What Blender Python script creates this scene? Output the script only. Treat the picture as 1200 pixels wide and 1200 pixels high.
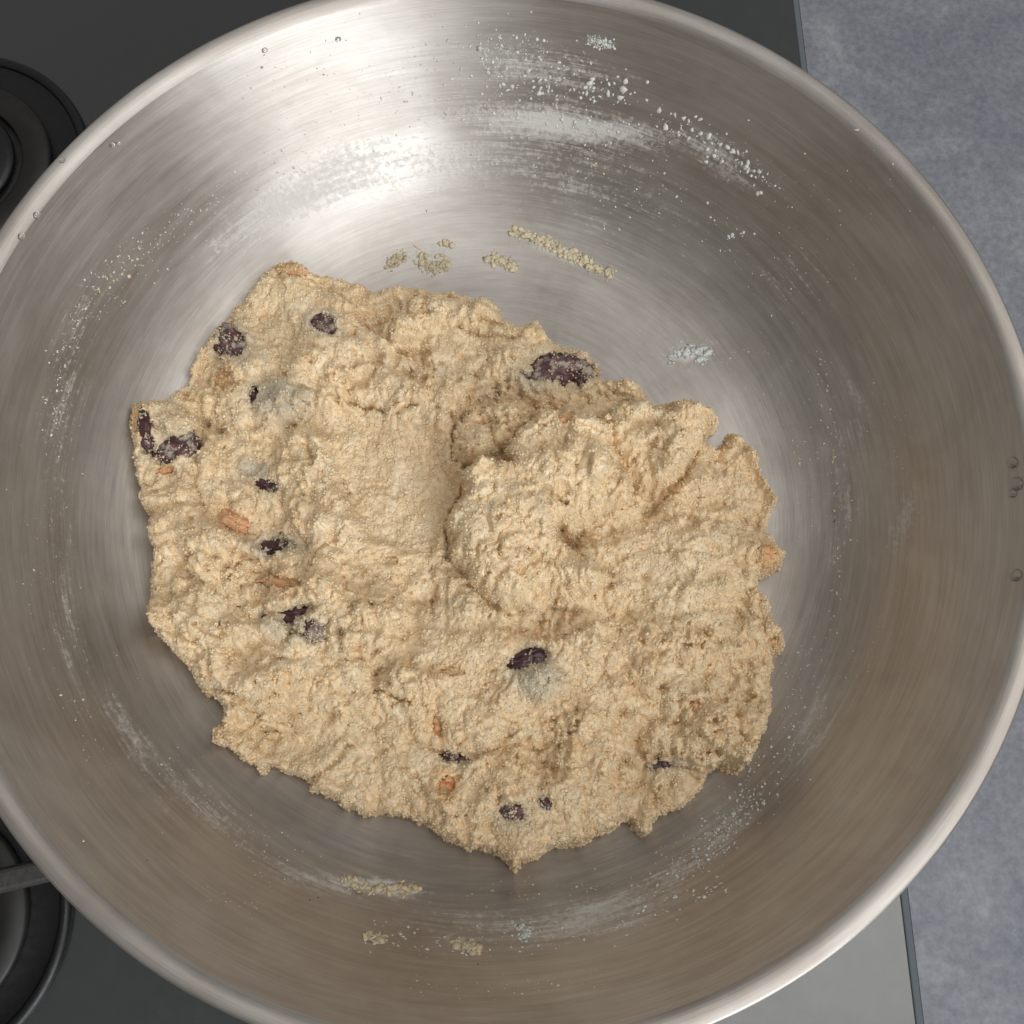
import bpy, bmesh, math
import numpy as np
from mathutils import Vector, Matrix, noise as mnoise

for o in list(bpy.data.objects):
    bpy.data.objects.remove(o)
scene = bpy.context.scene
col = scene.collection
rad = math.radians
MM = 0.001

# ------------------------------------------------------------------ camera
CAM = np.array([-1.153, -81.343, 306.14])            # millimetres, pan floor centre = origin
PITCH, ROLL, YAW = 0.251768, -0.032889, -0.027260
FPX = 1177.0
def _rot():
    c, s = math.cos, math.sin
    Rx = np.array([[1, 0, 0], [0, c(PITCH), -s(PITCH)], [0, s(PITCH), c(PITCH)]])
    Rz = np.array([[c(ROLL), -s(ROLL), 0], [s(ROLL), c(ROLL), 0], [0, 0, 1]])
    Ry = np.array([[c(YAW), 0, s(YAW)], [0, 1, 0], [-s(YAW), 0, c(YAW)]])
    return Ry @ Rx @ Rz
RC = _rot()
cam_d = bpy.data.cameras.new('camera')
cam_d.sensor_width = 36.0
cam_d.lens = 36.0 * FPX / 1200.0
cam_d.clip_start = 0.01
cam_d.clip_end = 50
cam = bpy.data.objects.new('camera', cam_d)
col.objects.link(cam)
cam.matrix_world = Matrix.Translation(Vector(CAM * MM)) @ Matrix(RC.tolist()).to_4x4()
scene.camera = cam

# ------------------------------------------------------------------ room light
world = bpy.data.worlds.new('World')
scene.world = world
world.use_nodes = True
bg = world.node_tree.nodes['Background']
bg.inputs[0].default_value = (1.0, 0.97, 0.94, 1)
bg.inputs[1].default_value = 0.22

def area_lamp(name, az, el, dist, sx, sy, power, color, target=(0, 0, 0.02)):
    L = bpy.data.lights.new(name, 'AREA')
    L.shape = 'RECTANGLE'; L.size = sx; L.size_y = sy
    L.energy = power; L.color = color
    o = bpy.data.objects.new(name, L)
    col.objects.link(o)
    t = Vector(target)
    p = t + dist * Vector((math.cos(rad(el)) * math.cos(rad(az)), math.cos(rad(el)) * math.sin(rad(az)), math.sin(rad(el))))
    o.location = p
    o.rotation_euler = (t - p).to_track_quat('-Z', 'Y').to_euler()
    return o
area_lamp('window_light', -65, 27, 1.7, 0.9, 1.15, 21, (0.95, 0.98, 1.0))
area_lamp('ceiling_bounce_light', 0, 69, 2.0, 1.7, 1.7, 19, (1.0, 0.98, 0.95))

vs = scene.view_settings
vs.view_transform = 'Standard'; vs.look = 'None'; vs.gamma = 1; vs.exposure = 0.10
try: vs.use_curve_mapping = False
except Exception: pass
scene.cycles.max_bounces = 8
scene.cycles.use_denoising = True

# ------------------------------------------------------------------ helpers
def tag(o, label=None, cat=None, group=None, kind=None):
    if label: o['label'] = label
    if cat: o['category'] = cat
    if group: o['group'] = group
    if kind: o['kind'] = kind
    return o
def empty(name, loc=(0, 0, 0)):
    o = bpy.data.objects.new(name, None)
    o.empty_display_size = 0.01
    o.location = loc
    col.objects.link(o)
    return o
def link_mesh(name, me, mat, parent=None, smooth=True):
    o = bpy.data.objects.new(name, me)
    col.objects.link(o)
    if mat: me.materials.append(mat)
    if smooth and len(me.polygons):
        me.polygons.foreach_set('use_smooth', np.ones(len(me.polygons), dtype=bool))
    if parent:
        o.parent = parent
        o.matrix_parent_inverse = Matrix.Translation(-parent.location)
    return o
def np_mesh(name, V, F):
    """V (n,3) in metres, F (m,k) int"""
    me = bpy.data.meshes.new(name)
    V = np.ascontiguousarray(V, dtype=np.float32); F = np.ascontiguousarray(F, dtype=np.int32)
    k = F.shape[1]
    me.vertices.add(len(V)); me.vertices.foreach_set('co', V.ravel())
    me.loops.add(F.size); me.loops.foreach_set('vertex_index', F.ravel())
    me.polygons.add(len(F)); me.polygons.foreach_set('loop_start', np.arange(0, F.size, k, dtype=np.int32))
    me.update(calc_edges=True); me.validate()
    return me
def color_attr(me, name, C):
    a = me.color_attributes.new(name, 'FLOAT_COLOR', 'POINT')
    D = np.ones((len(me.vertices), 4), dtype=np.float32); D[:, :3] = C
    a.data.foreach_set('color', D.ravel())
def float_attr(me, name, A):
    a = me.attributes.new(name, 'FLOAT', 'POINT'); a.data.foreach_set('value', np.asarray(A, dtype=np.float32))
def vec_attr(me, name, A):
    a = me.attributes.new(name, 'FLOAT_VECTOR', 'POINT'); a.data.foreach_set('vector', np.asarray(A, dtype=np.float32).ravel())

def project(P):
    X = (P - CAM) @ RC
    return np.c_[600 + FPX * X[:, 0] / -X[:, 2], 600 - FPX * X[:, 1] / -X[:, 2]]
def rays(uv):
    uv = np.asarray(uv, float).reshape(-1, 2)
    return np.c_[(uv[:, 0] - 600) / FPX, -(uv[:, 1] - 600) / FPX, -np.ones(len(uv))] @ RC.T
def at(u, v, z):
    d = rays([(u, v)])[0]
    return CAM + d * (z - CAM[2]) / d[2]

class Mat:
    def __init__(self, name):
        self.m = bpy.data.materials.new(name); self.m.use_nodes = True
        self.nt = self.m.node_tree; self.b = self.nt.nodes['Principled BSDF']
    def n(self, t, **kw):
        nd = self.nt.nodes.new(t)
        for k, v in kw.items():
            if hasattr(nd, k): setattr(nd, k, v)
        return nd
    def l(self, a, b): self.nt.links.new(a, b)
    def val(self, nd, i, v): nd.inputs[i].default_value = v
    def math(self, op, a, b=None, clamp=False):
        nd = self.n('ShaderNodeMath', operation=op); nd.use_clamp = clamp
        for i, x in enumerate((a, b)):
            if x is None: continue
            if isinstance(x, (int, float)): nd.inputs[i].default_value = x
            else: self.l(x, nd.inputs[i])
        return nd.outputs[0]
    def noise(self, scale, detail=4, rough=0.55, vec=None, dist=0.0):
        nd = self.n('ShaderNodeTexNoise')
        nd.inputs['Scale'].default_value = scale; nd.inputs['Detail'].default_value = detail
        nd.inputs['Roughness'].default_value = rough; nd.inputs['Distortion'].default_value = dist
        if vec is not None: self.l(vec, nd.inputs['Vector'])
        return nd.outputs['Fac']
    def ramp(self, fac, stops):
        nd = self.n('ShaderNodeValToRGB'); e = nd.color_ramp.elements
        while len(e) < len(stops): e.new(0.5)
        for el, (p, c) in zip(e, stops):
            el.position = p
            el.color = c if len(c) == 4 else (*c, 1)
        self.l(fac, nd.inputs[0]); return nd.outputs[0]
    def mix(self, fac, a, b, mode='MIX'):
        nd = self.n('ShaderNodeMix', data_type='RGBA', blend_type=mode)
        for i, x in ((0, fac), (6, a), (7, b)):
            if isinstance(x, (int, float)): nd.inputs[i].default_value = x
            elif isinstance(x, tuple): nd.inputs[i].default_value = (*x, 1) if len(x) == 3 else x
            else: self.l(x, nd.inputs[i])
        return nd.outputs[2]
    def bump(self, h, strength, dist):
        nd = self.n('ShaderNodeBump'); nd.inputs['Strength'].default_value = strength
        nd.inputs['Distance'].default_value = dist; self.l(h, nd.inputs['Height'])
        return nd
    def set(self, **kw):
        for k, v in kw.items():
            k = k.replace('_', ' ')
            if isinstance(v, tuple) and len(v) == 3: v = (*v, 1)
            if isinstance(v, (int, float, tuple)): self.b.inputs[k].default_value = v
            else: self.l(v, self.b.inputs[k])

# numpy noise ---------------------------------------------------------
def _hash(ix, iy, seed):
    h = (ix.astype(np.int64) * 374761393 + iy.astype(np.int64) * 668265263 + seed * 974634777) & 0x7fffffff
    h = ((h ^ (h >> 13)) * 1274126177) & 0x7fffffff
    h = ((h ^ (h >> 15)) * 2246822519) & 0x7fffffff
    h = h ^ (h >> 14)
    return (h & 0xffffff) / float(0x1000000)
def vnoise(x, y, seed=0):
    ix, iy = np.floor(x), np.floor(y); fx, fy = x - ix, y - iy
    fx = fx * fx * fx * (fx * (fx * 6 - 15) + 10); fy = fy * fy * fy * (fy * (fy * 6 - 15) + 10)
    ix = ix.astype(int); iy = iy.astype(int)
    a = _hash(ix, iy, seed); b = _hash(ix + 1, iy, seed); c = _hash(ix, iy + 1, seed); d = _hash(ix + 1, iy + 1, seed)
    return (a + (b - a) * fx) * (1 - fy) + (c + (d - c) * fx) * fy
def fbm(x, y, seed=0, octv=4, gain=0.5):
    s = 0; a = 1; t = 0; ca, sa = math.cos(0.6), math.sin(0.6)
    for i in range(octv):
        s = s + a * (vnoise(x, y, seed + i * 17) - 0.5); t += a
        x, y = (x * ca - y * sa) * 2.03 + 11.3, (x * sa + y * ca) * 2.03 + 5.7; a *= gain
    return s / t * 2            # about -1..1
def worley(x, y, seed=0):
    ix, iy = np.floor(x).astype(int), np.floor(y).astype(int)
    F1 = np.full(x.shape, 9.0); F2 = F1.copy(); idv = np.zeros(x.shape)
    for dx in (-1, 0, 1):
        for dy in (-1, 0, 1):
            cx, cy = ix + dx, iy + dy
            px = cx + _hash(cx, cy, seed); py = cy + _hash(cx, cy, seed + 71)
            d = np.hypot(x - px, y - py)
            r = _hash(cx, cy, seed + 131)
            closer = d < F1
            F2 = np.where(closer, F1, np.minimum(F2, d)); idv = np.where(closer, r, idv); F1 = np.where(closer, d, F1)
    return F1, F2, idv
def sstep(a, b, x):
    t = np.clip((x - a) / (b - a), 0, 1); return t * t * (3 - 2 * t)
def seg_dist(U, V, pts, closed=False):
    """distance to a polyline and the signed side of the nearest segment"""
    best = np.full(U.shape, 1e9); side = np.zeros(U.shape)
    n = len(pts)
    for i in range(n if closed else n - 1):
        ax, ay = pts[i]; bx, by = pts[(i + 1) % n]
        ex, ey = bx - ax, by - ay; L2 = ex * ex + ey * ey + 1e-9
        t = np.clip(((U - ax) * ex + (V - ay) * ey) / L2, 0, 1)
        dx, dy = U - ax - t * ex, V - ay - t * ey
        d = np.hypot(dx, dy); m = d < best
        best = np.where(m, d, best); side = np.where(m, np.sign(ex * (V - ay) - ey * (U - ax)), side)
    return best, side
def poly_sd(U, V, pts):
    d, _ = seg_dist(U, V, pts, True)
    ins = np.zeros(U.shape, bool); n = len(pts)
    for i in range(n):
        ax, ay = pts[i]; bx, by = pts[(i + 1) % n]
        c = ((ay > V) != (by > V))
        xi = (bx - ax) * (V - ay) / ((by - ay) if by != ay else 1e-9) + ax
        ins ^= c & (U < xi)
    return np.where(ins, d, -d)
rng = np.random.default_rng(7)

# ------------------------------------------------------------------ pan profile
def arc(cx, cz, r, a0, a1, n):
    a = np.linspace(rad(a0), rad(a1), n)
    return np.c_[cx + r * np.cos(a), cz + r * np.sin(a)]
def pan_profile():
    """inner surface, floor centre to the crease, then the rolled lip; r,z in mm"""
    slope = 60.0
    R1 = 54.0
    flat = np.c_[np.linspace(0, 76, 36), np.zeros(36)]
    fil = arc(76, R1, R1, -90, -90 + slope, 40)[1:]
    r0, z0 = fil[-1]
    rt = 140.4
    zt = z0 + (rt - r0) * math.tan(rad(slope))
    k = np.linspace(0, 1, 34)[1:]
    wall = np.c_[r0 + (rt - r0) * k, z0 + (zt - z0) * k]
    inner = np.vstack([flat, fil, wall])
    return inner
PROF = pan_profile()
RT, ZT = PROF[-1]
def lip_profile():
    # convex lip that turns from the steep wall out to almost level, width ~ (145.4-RT)
    w = 145.4 - RT
    t = np.linspace(0, 1, 22)
    ang = rad(44) * (1 - t) ** 1.2 + rad(-4) * t
    dr = np.gradient(t) * 1.0
    r = np.r_[0, np.cumsum(np.cos(ang[:-1]) * np.diff(t))]
    z = np.r_[0, np.cumsum(np.sin(ang[:-1]) * np.diff(t))]
    s = w / r[-1]
    return np.c_[RT + r * s, ZT + z * s]
LIP = lip_profile()
FULL = np.vstack([PROF, LIP[1:]])
def pan_z(r): return np.interp(r, FULL[:, 0], FULL[:, 1])
def hit_pan(uv):
    """where the sight line through a photo point meets the inside of the pan"""
    d = rays(uv); d = d / np.linalg.norm(d, axis=1)[:, None]
    lo = np.full(len(d), 150.0); hi = np.full(len(d), 520.0)
    t = lo.copy(); done = np.zeros(len(d), bool); T = hi.copy()
    for s in np.arange(150, 520, 2.0):
        P = CAM + d * s
        below = P[:, 2] < pan_z(np.hypot(P[:, 0], P[:, 1]))
        new = below & ~done; T[new] = s; done |= below
    a, b = T - 2, T.copy()
    for _ in range(14):
        m = (a + b) / 2; P = CAM + d * m[:, None]
        below = P[:, 2] < pan_z(np.hypot(P[:, 0], P[:, 1]))
        b = np.where(below, m, b); a = np.where(below, a, m)
    return CAM + d * b[:, None]
def pan_normal(P):
    r = np.hypot(P[:, 0], P[:, 1]) + 1e-6
    e = 0.6
    s = (pan_z(r + e) - pan_z(np.maximum(r - e, 0))) / (r + e - np.maximum(r - e, 0))
    n = np.c_[-s * P[:, 0] / r, -s * P[:, 1] / r, np.ones(len(P))]
    return n / np.linalg.norm(n, axis=1)[:, None]

ZH = -40.7            # hob glass
ZW = -46.7            # worktop

# ------------------------------------------------------------------ worktop
m = Mat('slate_worktop')
co = m.n('ShaderNodeTexCoord').outputs['Object']
n1 = m.noise(10, 5, 0.6, co, 1.2); n2 = m.noise(30, 6, 0.68, co, 0.8); n3 = m.noise(420, 4, 0.6, co)
c = m.ramp(n1, [(0.25, (0.135, 0.145, 0.178)), (0.5, (0.190, 0.203, 0.240)), (0.75, (0.265, 0.280, 0.315))])
c = m.mix(0.55, c, m.ramp(n2, [(0.3, (0.120, 0.132, 0.170)), (0.55, (0.195, 0.208, 0.240)), (0.75, (0.350, 0.362, 0.385))]))
c = m.mix(0.55, c, m.ramp(n3, [(0.3, (0.50, 0.50, 0.49)), (0.7, (1.22, 1.20, 1.14))]), 'MULTIPLY')
c = m.mix(1.0, c, (0.96, 0.96, 0.955), 'MULTIPLY')
m.set(Base_Color=c, Roughness=0.5)
bp = m.bump(n3, 0.25, 0.0006); m.l(bp.outputs[0], m.b.inputs['Normal'])
WORK = m.m
bm = bmesh.new()
bmesh.ops.create_cube(bm, size=1)
bmesh.ops.scale(bm, verts=bm.verts, vec=(0.50, 0.90, 0.03))
bmesh.ops.translate(bm, verts=bm.verts, vec=(0.136 + 0.25 - 0.02, 0.02, ZW * MM - 0.015))
me = bpy.data.meshes.new('worktop'); bm.to_mesh(me); bm.free()
tag(link_mesh('worktop', me, WORK, smooth=False), 'mottled slate grey stone worktop beside the glass hob', 'worktop', kind='structure')

# ------------------------------------------------------------------ hob
m = Mat('smoked_hob_glass')
co = m.n('ShaderNodeTexCoord').outputs['Object']
nz = m.noise(160, 5, 0.6, co)
m.set(Base_Color=(0.020, 0.025, 0.024), Roughness=m.ramp(nz, [(0.3, (0.20,) * 3), (0.7, (0.27,) * 3)]), IOR=2.0)
GLASS = m.m
m = Mat('dark_trim'); m.set(Base_Color=(0.012, 0.013, 0.015), Roughness=0.5); TRIM = m.m
m = Mat('bevelled_glass_edge'); m.set(Base_Color=(0.10, 0.115, 0.125), Roughness=0.18, IOR=1.6); EDGE = m.m
m = Mat('black_enamel')
co = m.n('ShaderNodeTexCoord').outputs['Object']
nz = m.noise(300, 5, 0.6, co)
m.set(Base_Color=(0.005, 0.005, 0.006), Roughness=m.ramp(nz, [(0.3, (0.34,) * 3), (0.7, (0.5,) * 3)]))
bp = m.bump(nz, 0.15, 0.0004); m.l(bp.outputs[0], m.b.inputs['Normal'])
ENAMEL = m.m
m = Mat('burner_metal')
co = m.n('ShaderNodeTexCoord').outputs['Object']
nz = m.noise(220, 6, 0.65, co)
m.set(Base_Color=m.ramp(nz, [(0.3, (0.006, 0.006, 0.006)), (0.7, (0.015, 0.014, 0.013))]), Roughness=0.5)
BURN = m.m
m = Mat('cast_iron')
co = m.n('ShaderNodeTexCoord').outputs['Object']
nz = m.noise(500, 6, 0.7, co)
m.set(Base_Color=m.ramp(nz, [(0.3, (0.028, 0.026, 0.024)), (0.7, (0.055, 0.050, 0.046))]), Roughness=0.6)
bp = m.bump(nz, 0.5, 0.0008); m.l(bp.outputs[0], m.b.inputs['Normal'])
IRON = m.m

def lathe_mesh(name, prof, n=96, center=(0, 0, 0)):
    """prof: list of (r,z) in mm -> surface of revolution, in metres"""
    prof = np.asarray(prof, float); a = np.linspace(0, 2 * math.pi, n, endpoint=False)
    V = np.stack([prof[:, None, 0] * np.cos(a), prof[:, None, 0] * np.sin(a), prof[:, None, 1] + 0 * a], -1).reshape(-1, 3)
    V = (V + np.array(center)) * MM
    k = len(prof); i = np.arange(k - 1)[:, None] * n; j = np.arange(n); j2 = (j + 1) % n
    F = np.stack([i + j, i + j2, i + n + j2, i + n + j], -1).reshape(-1, 4)
    return np_mesh(name, V, F)
def box_mesh(name, x0, x1, y0, y1, z0, z1, bevel=0.0, seg=2):
    bm = bmesh.new(); bmesh.ops.create_cube(bm, size=1)
    for v in bm.verts:
        v.co = Vector(((x0 + x1) / 2 + v.co.x * (x1 - x0), (y0 + y1) / 2 + v.co.y * (y1 - y0), (z0 + z1) / 2 + v.co.z * (z1 - z0))) * MM
    if bevel: bmesh.ops.bevel(bm, geom=list(bm.edges), offset=bevel * MM, segments=seg, affect='EDGES', profile=0.5)
    me = bpy.data.meshes.new(name); bm.to_mesh(me); bm.free(); return me

hob = empty('gas_hob', (-0.10, 0, ZH * MM))
tag(hob, 'smoked grey glass gas hob with black burners under the pan', 'hob')
XE = 135.0
link_mesh('glass_panel', box_mesh('glass_panel', -420, XE - 3.6, -300, 300, ZW, ZH, 0.5), GLASS, hob, False)
# polished bevel strip and the dark seal beside it
bm = bmesh.new()
pr = [(XE - 3.58, ZH - 0.25), (XE - 3.2, ZH - 0.1), (XE - 0.9, ZH - 1.3), (XE - 0.6, ZH - 2.2), (XE - 0.6, ZW + 0.05)]
vs0 = [[bm.verts.new((x * MM, y * MM, z * MM)) for x, z in pr] for y in (-300, 300)]
for i in range(len(pr) - 1): bm.faces.new((vs0[0][i], vs0[0][i + 1], vs0[1][i + 1], vs0[1][i]))
me = bpy.data.meshes.new('bevelled_edge'); bm.to_mesh(me); bm.free()
link_mesh('bevelled_edge', me, EDGE, hob, False)
link_mesh('rubber_seal', box_mesh('rubber_seal', XE - 0.58, XE + 0.9, -300, 300, ZW, ZW + 1.0, 0.3), TRIM, hob)

def burner(cx, cy, R):
    b = link_mesh('burner', lathe_mesh('burner', [(0.01, 2.5), (R * 0.55, 2.5), (R * 0.60, 1.2), (R * 0.80, 0.6), (R * 0.90, 1.0), (R * 0.94, 1.6)], 96, (cx, cy, ZH)), ENAMEL, hob)
    o = link_mesh('bezel_ring', lathe_mesh('bezel_ring', [(R * 0.97 + 2.0 * math.cos(t), 1.4 + 2.0 * math.sin(t)) for t in np.linspace(-0.6, math.pi + 0.6, 14)], 128, (cx, cy, ZH)), ENAMEL, b)
    o2 = link_mesh('burner_head', lathe_mesh('burner_head', [(R * 0.52, 2), (R * 0.70, 2.2), (R * 0.73, 2.8), (R * 0.73, 4.2), (R * 0.71, 5.0), (R * 0.62, 5.6), (R * 0.54, 5.4), (R * 0.52, 4.6)], 96, (cx, cy, ZH)), BURN, b)
    o3 = link_mesh('burner_cap', lathe_mesh('burner_cap', [(0.01, 7.5), (R * 0.30, 7.3), (R * 0.42, 6.8), (R * 0.46, 6.0), (R * 0.47, 5.0), (R * 0.45, 2.6)], 96, (cx, cy, ZH)), ENAMEL, b)
    return b
B_BACK = (-201, 150); B_FRONT = (-183, -121)
burner(*B_BACK, 50); burner(*B_FRONT, 46); burner(0, 0, 44)

def support(cx, cy, arms, label, zt=-3.0, reach=(18, 60), ringR=None):
    e = empty('pan_support', (cx * MM, cy * MM, ZH * MM))
    tag(e, label, 'pan support', 'cast iron pan supports')
    for ang in arms:
        bm = bmesh.new(); bmesh.ops.create_cube(bm, size=1)
        L = reach[1] - reach[0]
        for v in bm.verts:
            top = v.co.z > 0
            v.co = Vector(((reach[0] + L * (v.co.x + 0.5)), v.co.y * (6.0 if top else 7.4), (zt if top else zt - 8)))
        bmesh.ops.bevel(bm, geom=list(bm.edges), offset=1.1, segments=2, affect='EDGES', profile=0.5)
        f = bmesh.ops.create_cube(bm, size=1)['verts']       # foot
        for v in f: v.co = Vector((reach[1] - 4.5 + v.co.x * 8, v.co.y * 7.4, ((zt - 2) if v.co.z > 0 else ZH)))
        bmesh.ops.rotate(bm, verts=bm.verts, cent=(0, 0, 0), matrix=Matrix.Rotation(rad(ang), 3, 'Z'))
        for v in bm.verts: v.co = (v.co + Vector((cx, cy, 0))) * MM
        me = bpy.data.meshes.new('arm'); bm.to_mesh(me); bm.free()
        link_mesh('arm', me, IRON, e, False)
support(0, 0, (0, 90, 180, 270), 'black cast iron pan support directly under the steel pan')
support(B_FRONT[0], B_FRONT[1] + 6, (11, 101, 191, 281), 'black cast iron pan support over the front side burner with one bar showing', zt=-6, reach=(14, 66))

# ------------------------------------------------------------------ pan
m = Mat('brushed_steel')
at_b = m.n('ShaderNodeAttribute', attribute_name='brush').outputs['Vector']
at_f = m.n('ShaderNodeAttribute', attribute_name='film').outputs['Fac']
def polar(kx, ks):
    nd = m.n('ShaderNodeVectorMath', operation='MULTIPLY'); m.l(at_b, nd.inputs[0]); nd.inputs[1].default_value = (kx, kx, ks)
    return nd.outputs[0]
at_s = m.n('ShaderNodeAttribute', attribute_name='swirl').outputs['Vector']
sw = m.n('ShaderNodeVectorMath', operation='MULTIPLY'); m.l(at_s, sw.inputs[0]); sw.inputs[1].default_value = (4, 4, 330)
swirl = m.noise(1.0, 5, 0.65, sw.outputs[0], 0.3)
fine = m.noise(1.0, 3, 0.6, polar(5, 2600)); mid = m.noise(1.0, 4, 0.6, polar(6, 520)); wide = m.noise(1.0, 4, 0.55, polar(2.2, 70))
blot = m.noise(1.0, 5, 0.6, polar(3.0, 22), 0.5)
co = m.n('ShaderNodeTexCoord').outputs['Object']
grit = m.noise(650, 4, 0.65, co)
streak = m.math('ADD', m.math('MULTIPLY', fine, 0.5), m.math('MULTIPLY', mid, 0.5))
base = m.ramp(blot, [(0.3, (0.385, 0.352, 0.32)), (0.7, (0.49, 0.47, 0.445))])
base = m.mix(0.30, base, m.ramp(swirl, [(0.35, (0.75, 0.74, 0.73)), (0.65, (1.12, 1.12, 1.12))]), 'MULTIPLY')
base = m.mix(0.34, base, m.ramp(streak, [(0.36, (0.62, 0.60, 0.58)), (0.62, (1.18, 1.18, 1.18))]), 'MULTIPLY')
# flour and starch film that dried in wiped streaks
fm = m.math('ADD', m.math('ADD', m.math('MULTIPLY', mid, 0.50), m.math('MULTIPLY', fine, 0.40)), m.math('ADD', m.math('MULTIPLY', wide, 0.25), m.math('MULTIPLY', grit, 0.70)))
fm = m.math('MULTIPLY', m.math('SUBTRACT', m.math('ADD', fm, m.math('MULTIPLY', at_f, 0.55)), 1.155), 3.2, True)
fm = m.math('MULTIPLY', fm, 0.85)
basec = m.mix(fm, base, (0.60, 0.585, 0.55))
rough = m.math('ADD', m.math('MULTIPLY', wide, 0.16), m.math('ADD', m.math('MULTIPLY', swirl, 0.16), m.math('ADD', 0.27, m.math('MULTIPLY', fm, 0.25))))
m.set(Base_Color=basec, Metallic=m.math('SUBTRACT', 1.0, m.math('MULTIPLY', fm, 0.85)), Roughness=rough, Anisotropic=0.70, Anisotropic_Rotation=0.25)
tg = m.n('ShaderNodeTangent', direction_type='RADIAL', axis='Z'); m.l(tg.outputs[0], m.b.inputs['Tangent'])
hb = m.math('ADD', m.math('MULTIPLY', fine, 0.6), m.math('ADD', m.math('MULTIPLY', mid, 0.5), m.math('MULTIPLY', fm, 0.8)))
bp = m.bump(hb, 0.22, 0.00025); m.l(bp.outputs[0], m.b.inputs['Normal'])
STEEL = m.m

def film_amount(uv):
    """where dough was wiped round the pan: whitish residue, in photo coordinates of the bare surface"""
    U, V = uv[:, 0], uv[:, 1]
    def g(cx, cy, rx, ry, rot):
        c, s = math.cos(rad(rot)), math.sin(rad(rot))
        x = ((U - cx) * c + (V - cy) * s) / rx; y = (-(U - cx) * s + (V - cy) * c) / ry
        return np.exp(-(x * x + y * y))
    f = 0.95 * g(660, 146, 120, 18, 8) + 0.5 * g(850, 190, 60, 26, 38) + 0.6 * g(640, 80, 110, 32, 8)
    f += 0.55 * g(330, 240, 130, 34, -32) + 0.45 * g(480, 200, 130, 45, -10) + 0.45 * g(700, 220, 140, 60, 12)
    f += 0.36 * g(90, 400, 30, 130, 14) + 0.32 * g(75, 640, 26, 160, 0) + 0.38 * g(130, 830, 26, 120, -28)
    f += 0.48 * g(250, 950, 130, 26, 42) + 0.5 * g(430, 1040, 100, 20, 8) + 0.5 * g(600, 1085, 170, 24, -2)
    f += 0.55 * g(830, 990, 90, 24, -45) + 0.5 * g(720, 1060, 90, 26, -22) + 0.45 * g(990, 560, 28, 160, 6)
    f += 0.6 * g(1060, 610, 18, 55, 14) + 0.35 * g(930, 320, 60, 60, 45) + 0.45 * g(960, 850, 28, 90, 30)
    f += 0.3 * g(800, 420, 70, 40, 20) + 0.5 * g(700, 48, 26, 8, 12)
    f += 1.2 * g(660, 297, 62, 9, 24) + 0.9 * g(588, 307, 20, 6, 15) + 0.8 * g(490, 303, 45, 10, 0) + 0.9 * g(808, 415, 26, 10, -8) + 0.9 * g(445, 1039, 48, 7, 6) + 0.8 * g(545, 1108, 18, 7, 15)
    return np.clip(f, 0, 1.3)

pan = empty('steel_pan', (0, 0, -3 * MM))
tag(pan, 'wide brushed stainless steel pan holding a lump of crumbly dough', 'pan')
NA = 720
def revolve(name, prof, mat, parent, film=True):
    me = lathe_mesh(name, prof, NA)
    V = np.zeros(len(me.vertices) * 3, np.float32); me.vertices.foreach_get('co', V); V = V.reshape(-1, 3) / MM
    th = np.arctan2(V[:, 1], V[:, 0])
    s = np.r_[0, np.cumsum(np.hypot(*np.diff(prof, axis=0).T))]
    S = np.repeat(s, NA) * MM
    if prof[0, 0] > 50: S = S + 0.2
    vec_attr(me, 'brush', np.c_[np.cos(th), np.sin(th), S])
    a2 = th + S * 16
    vec_attr(me, 'swirl', np.c_[np.cos(a2), np.sin(a2), S])
    float_attr(me, 'film', film_amount(project(V.astype(float))) if film else np.zeros(len(V)))
    return link_mesh(name, me, mat, parent)
prof_in = PROF.copy(); prof_in[0, 0] = 0.02
revolve('bowl', prof_in, STEEL, pan)
le = LIP[-1]
edge = np.vstack([LIP, [(le[0] + 0.45, le[1] - 0.25), (le[0] + 0.6, le[1] - 0.8), (le[0] + 0.3, le[1] - 1.35), (le[0] - 0.6, le[1] - 1.6)]])
lip_under = LIP[::-1][3:] + np.array([1.2, -2.0])
rim = revolve('rim', edge, STEEL, pan, False)
outer = np.vstack([[(le[0] - 0.6, le[1] - 1.6)], lip_under[:-2], PROF[::-1][:60:2] + np.array([2.4, -1.0])])
outer = outer[(outer[:, 1] > 2)]
outer = np.vstack([outer, [(112, -0.5), (104, -2.6), (98, -3.0), (0.02, -3.0)]])
revolve('outer_shell', outer, STEEL, pan, False)

# ------------------------------------------------------------------ dough
OUT = [(320,318),(345,314),(368,326),(392,332),(420,336),(440,345),(470,340),(492,338),(500,348),(530,346),(548,352),(575,355),(587,366),
 (586,380),(605,385),(630,378),(634,390),(650,405),(672,412),(690,415),(700,432),(697,445),(715,452),(735,452),(752,462),(765,478),(785,475),
 (815,475),(838,490),(838,500),(825,508),(822,520),(836,528),(850,521),(857,508),(872,514),(885,530),(887,548),(900,570),(908,590),(900,605),(893,622),
 (905,635),(918,650),(915,662),(900,672),(884,682),(880,692),(895,705),(905,730),(915,755),(917,766),(902,772),(896,800),(900,820),(893,850),
 (880,875),(873,897),(865,903),(845,898),(825,905),(823,920),(800,945),(770,955),(758,972),(752,978),(733,958),(720,966),(690,985),(655,990),
 (635,998),(615,1010),(604,1018),(590,1008),(577,995),(550,993),(525,985),(500,967),(480,955),(460,953),(430,953),(410,945),(390,935),(365,925),
 (362,915),(340,905),(318,895),(308,905),(300,895),(285,888),(270,872),(255,868),(256,852),(265,848),(267,830),(257,815),(240,813),(230,795),
 (215,770),(200,757),(185,740),(180,715),(183,690),(180,670),(184,650),(177,630),(185,612),(172,590),(165,550),(160,525),(158,495),(163,480),
 (185,477),(200,477),(208,465),(222,455),(228,430),(240,408),(262,385),(280,365),(300,340)]
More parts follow.
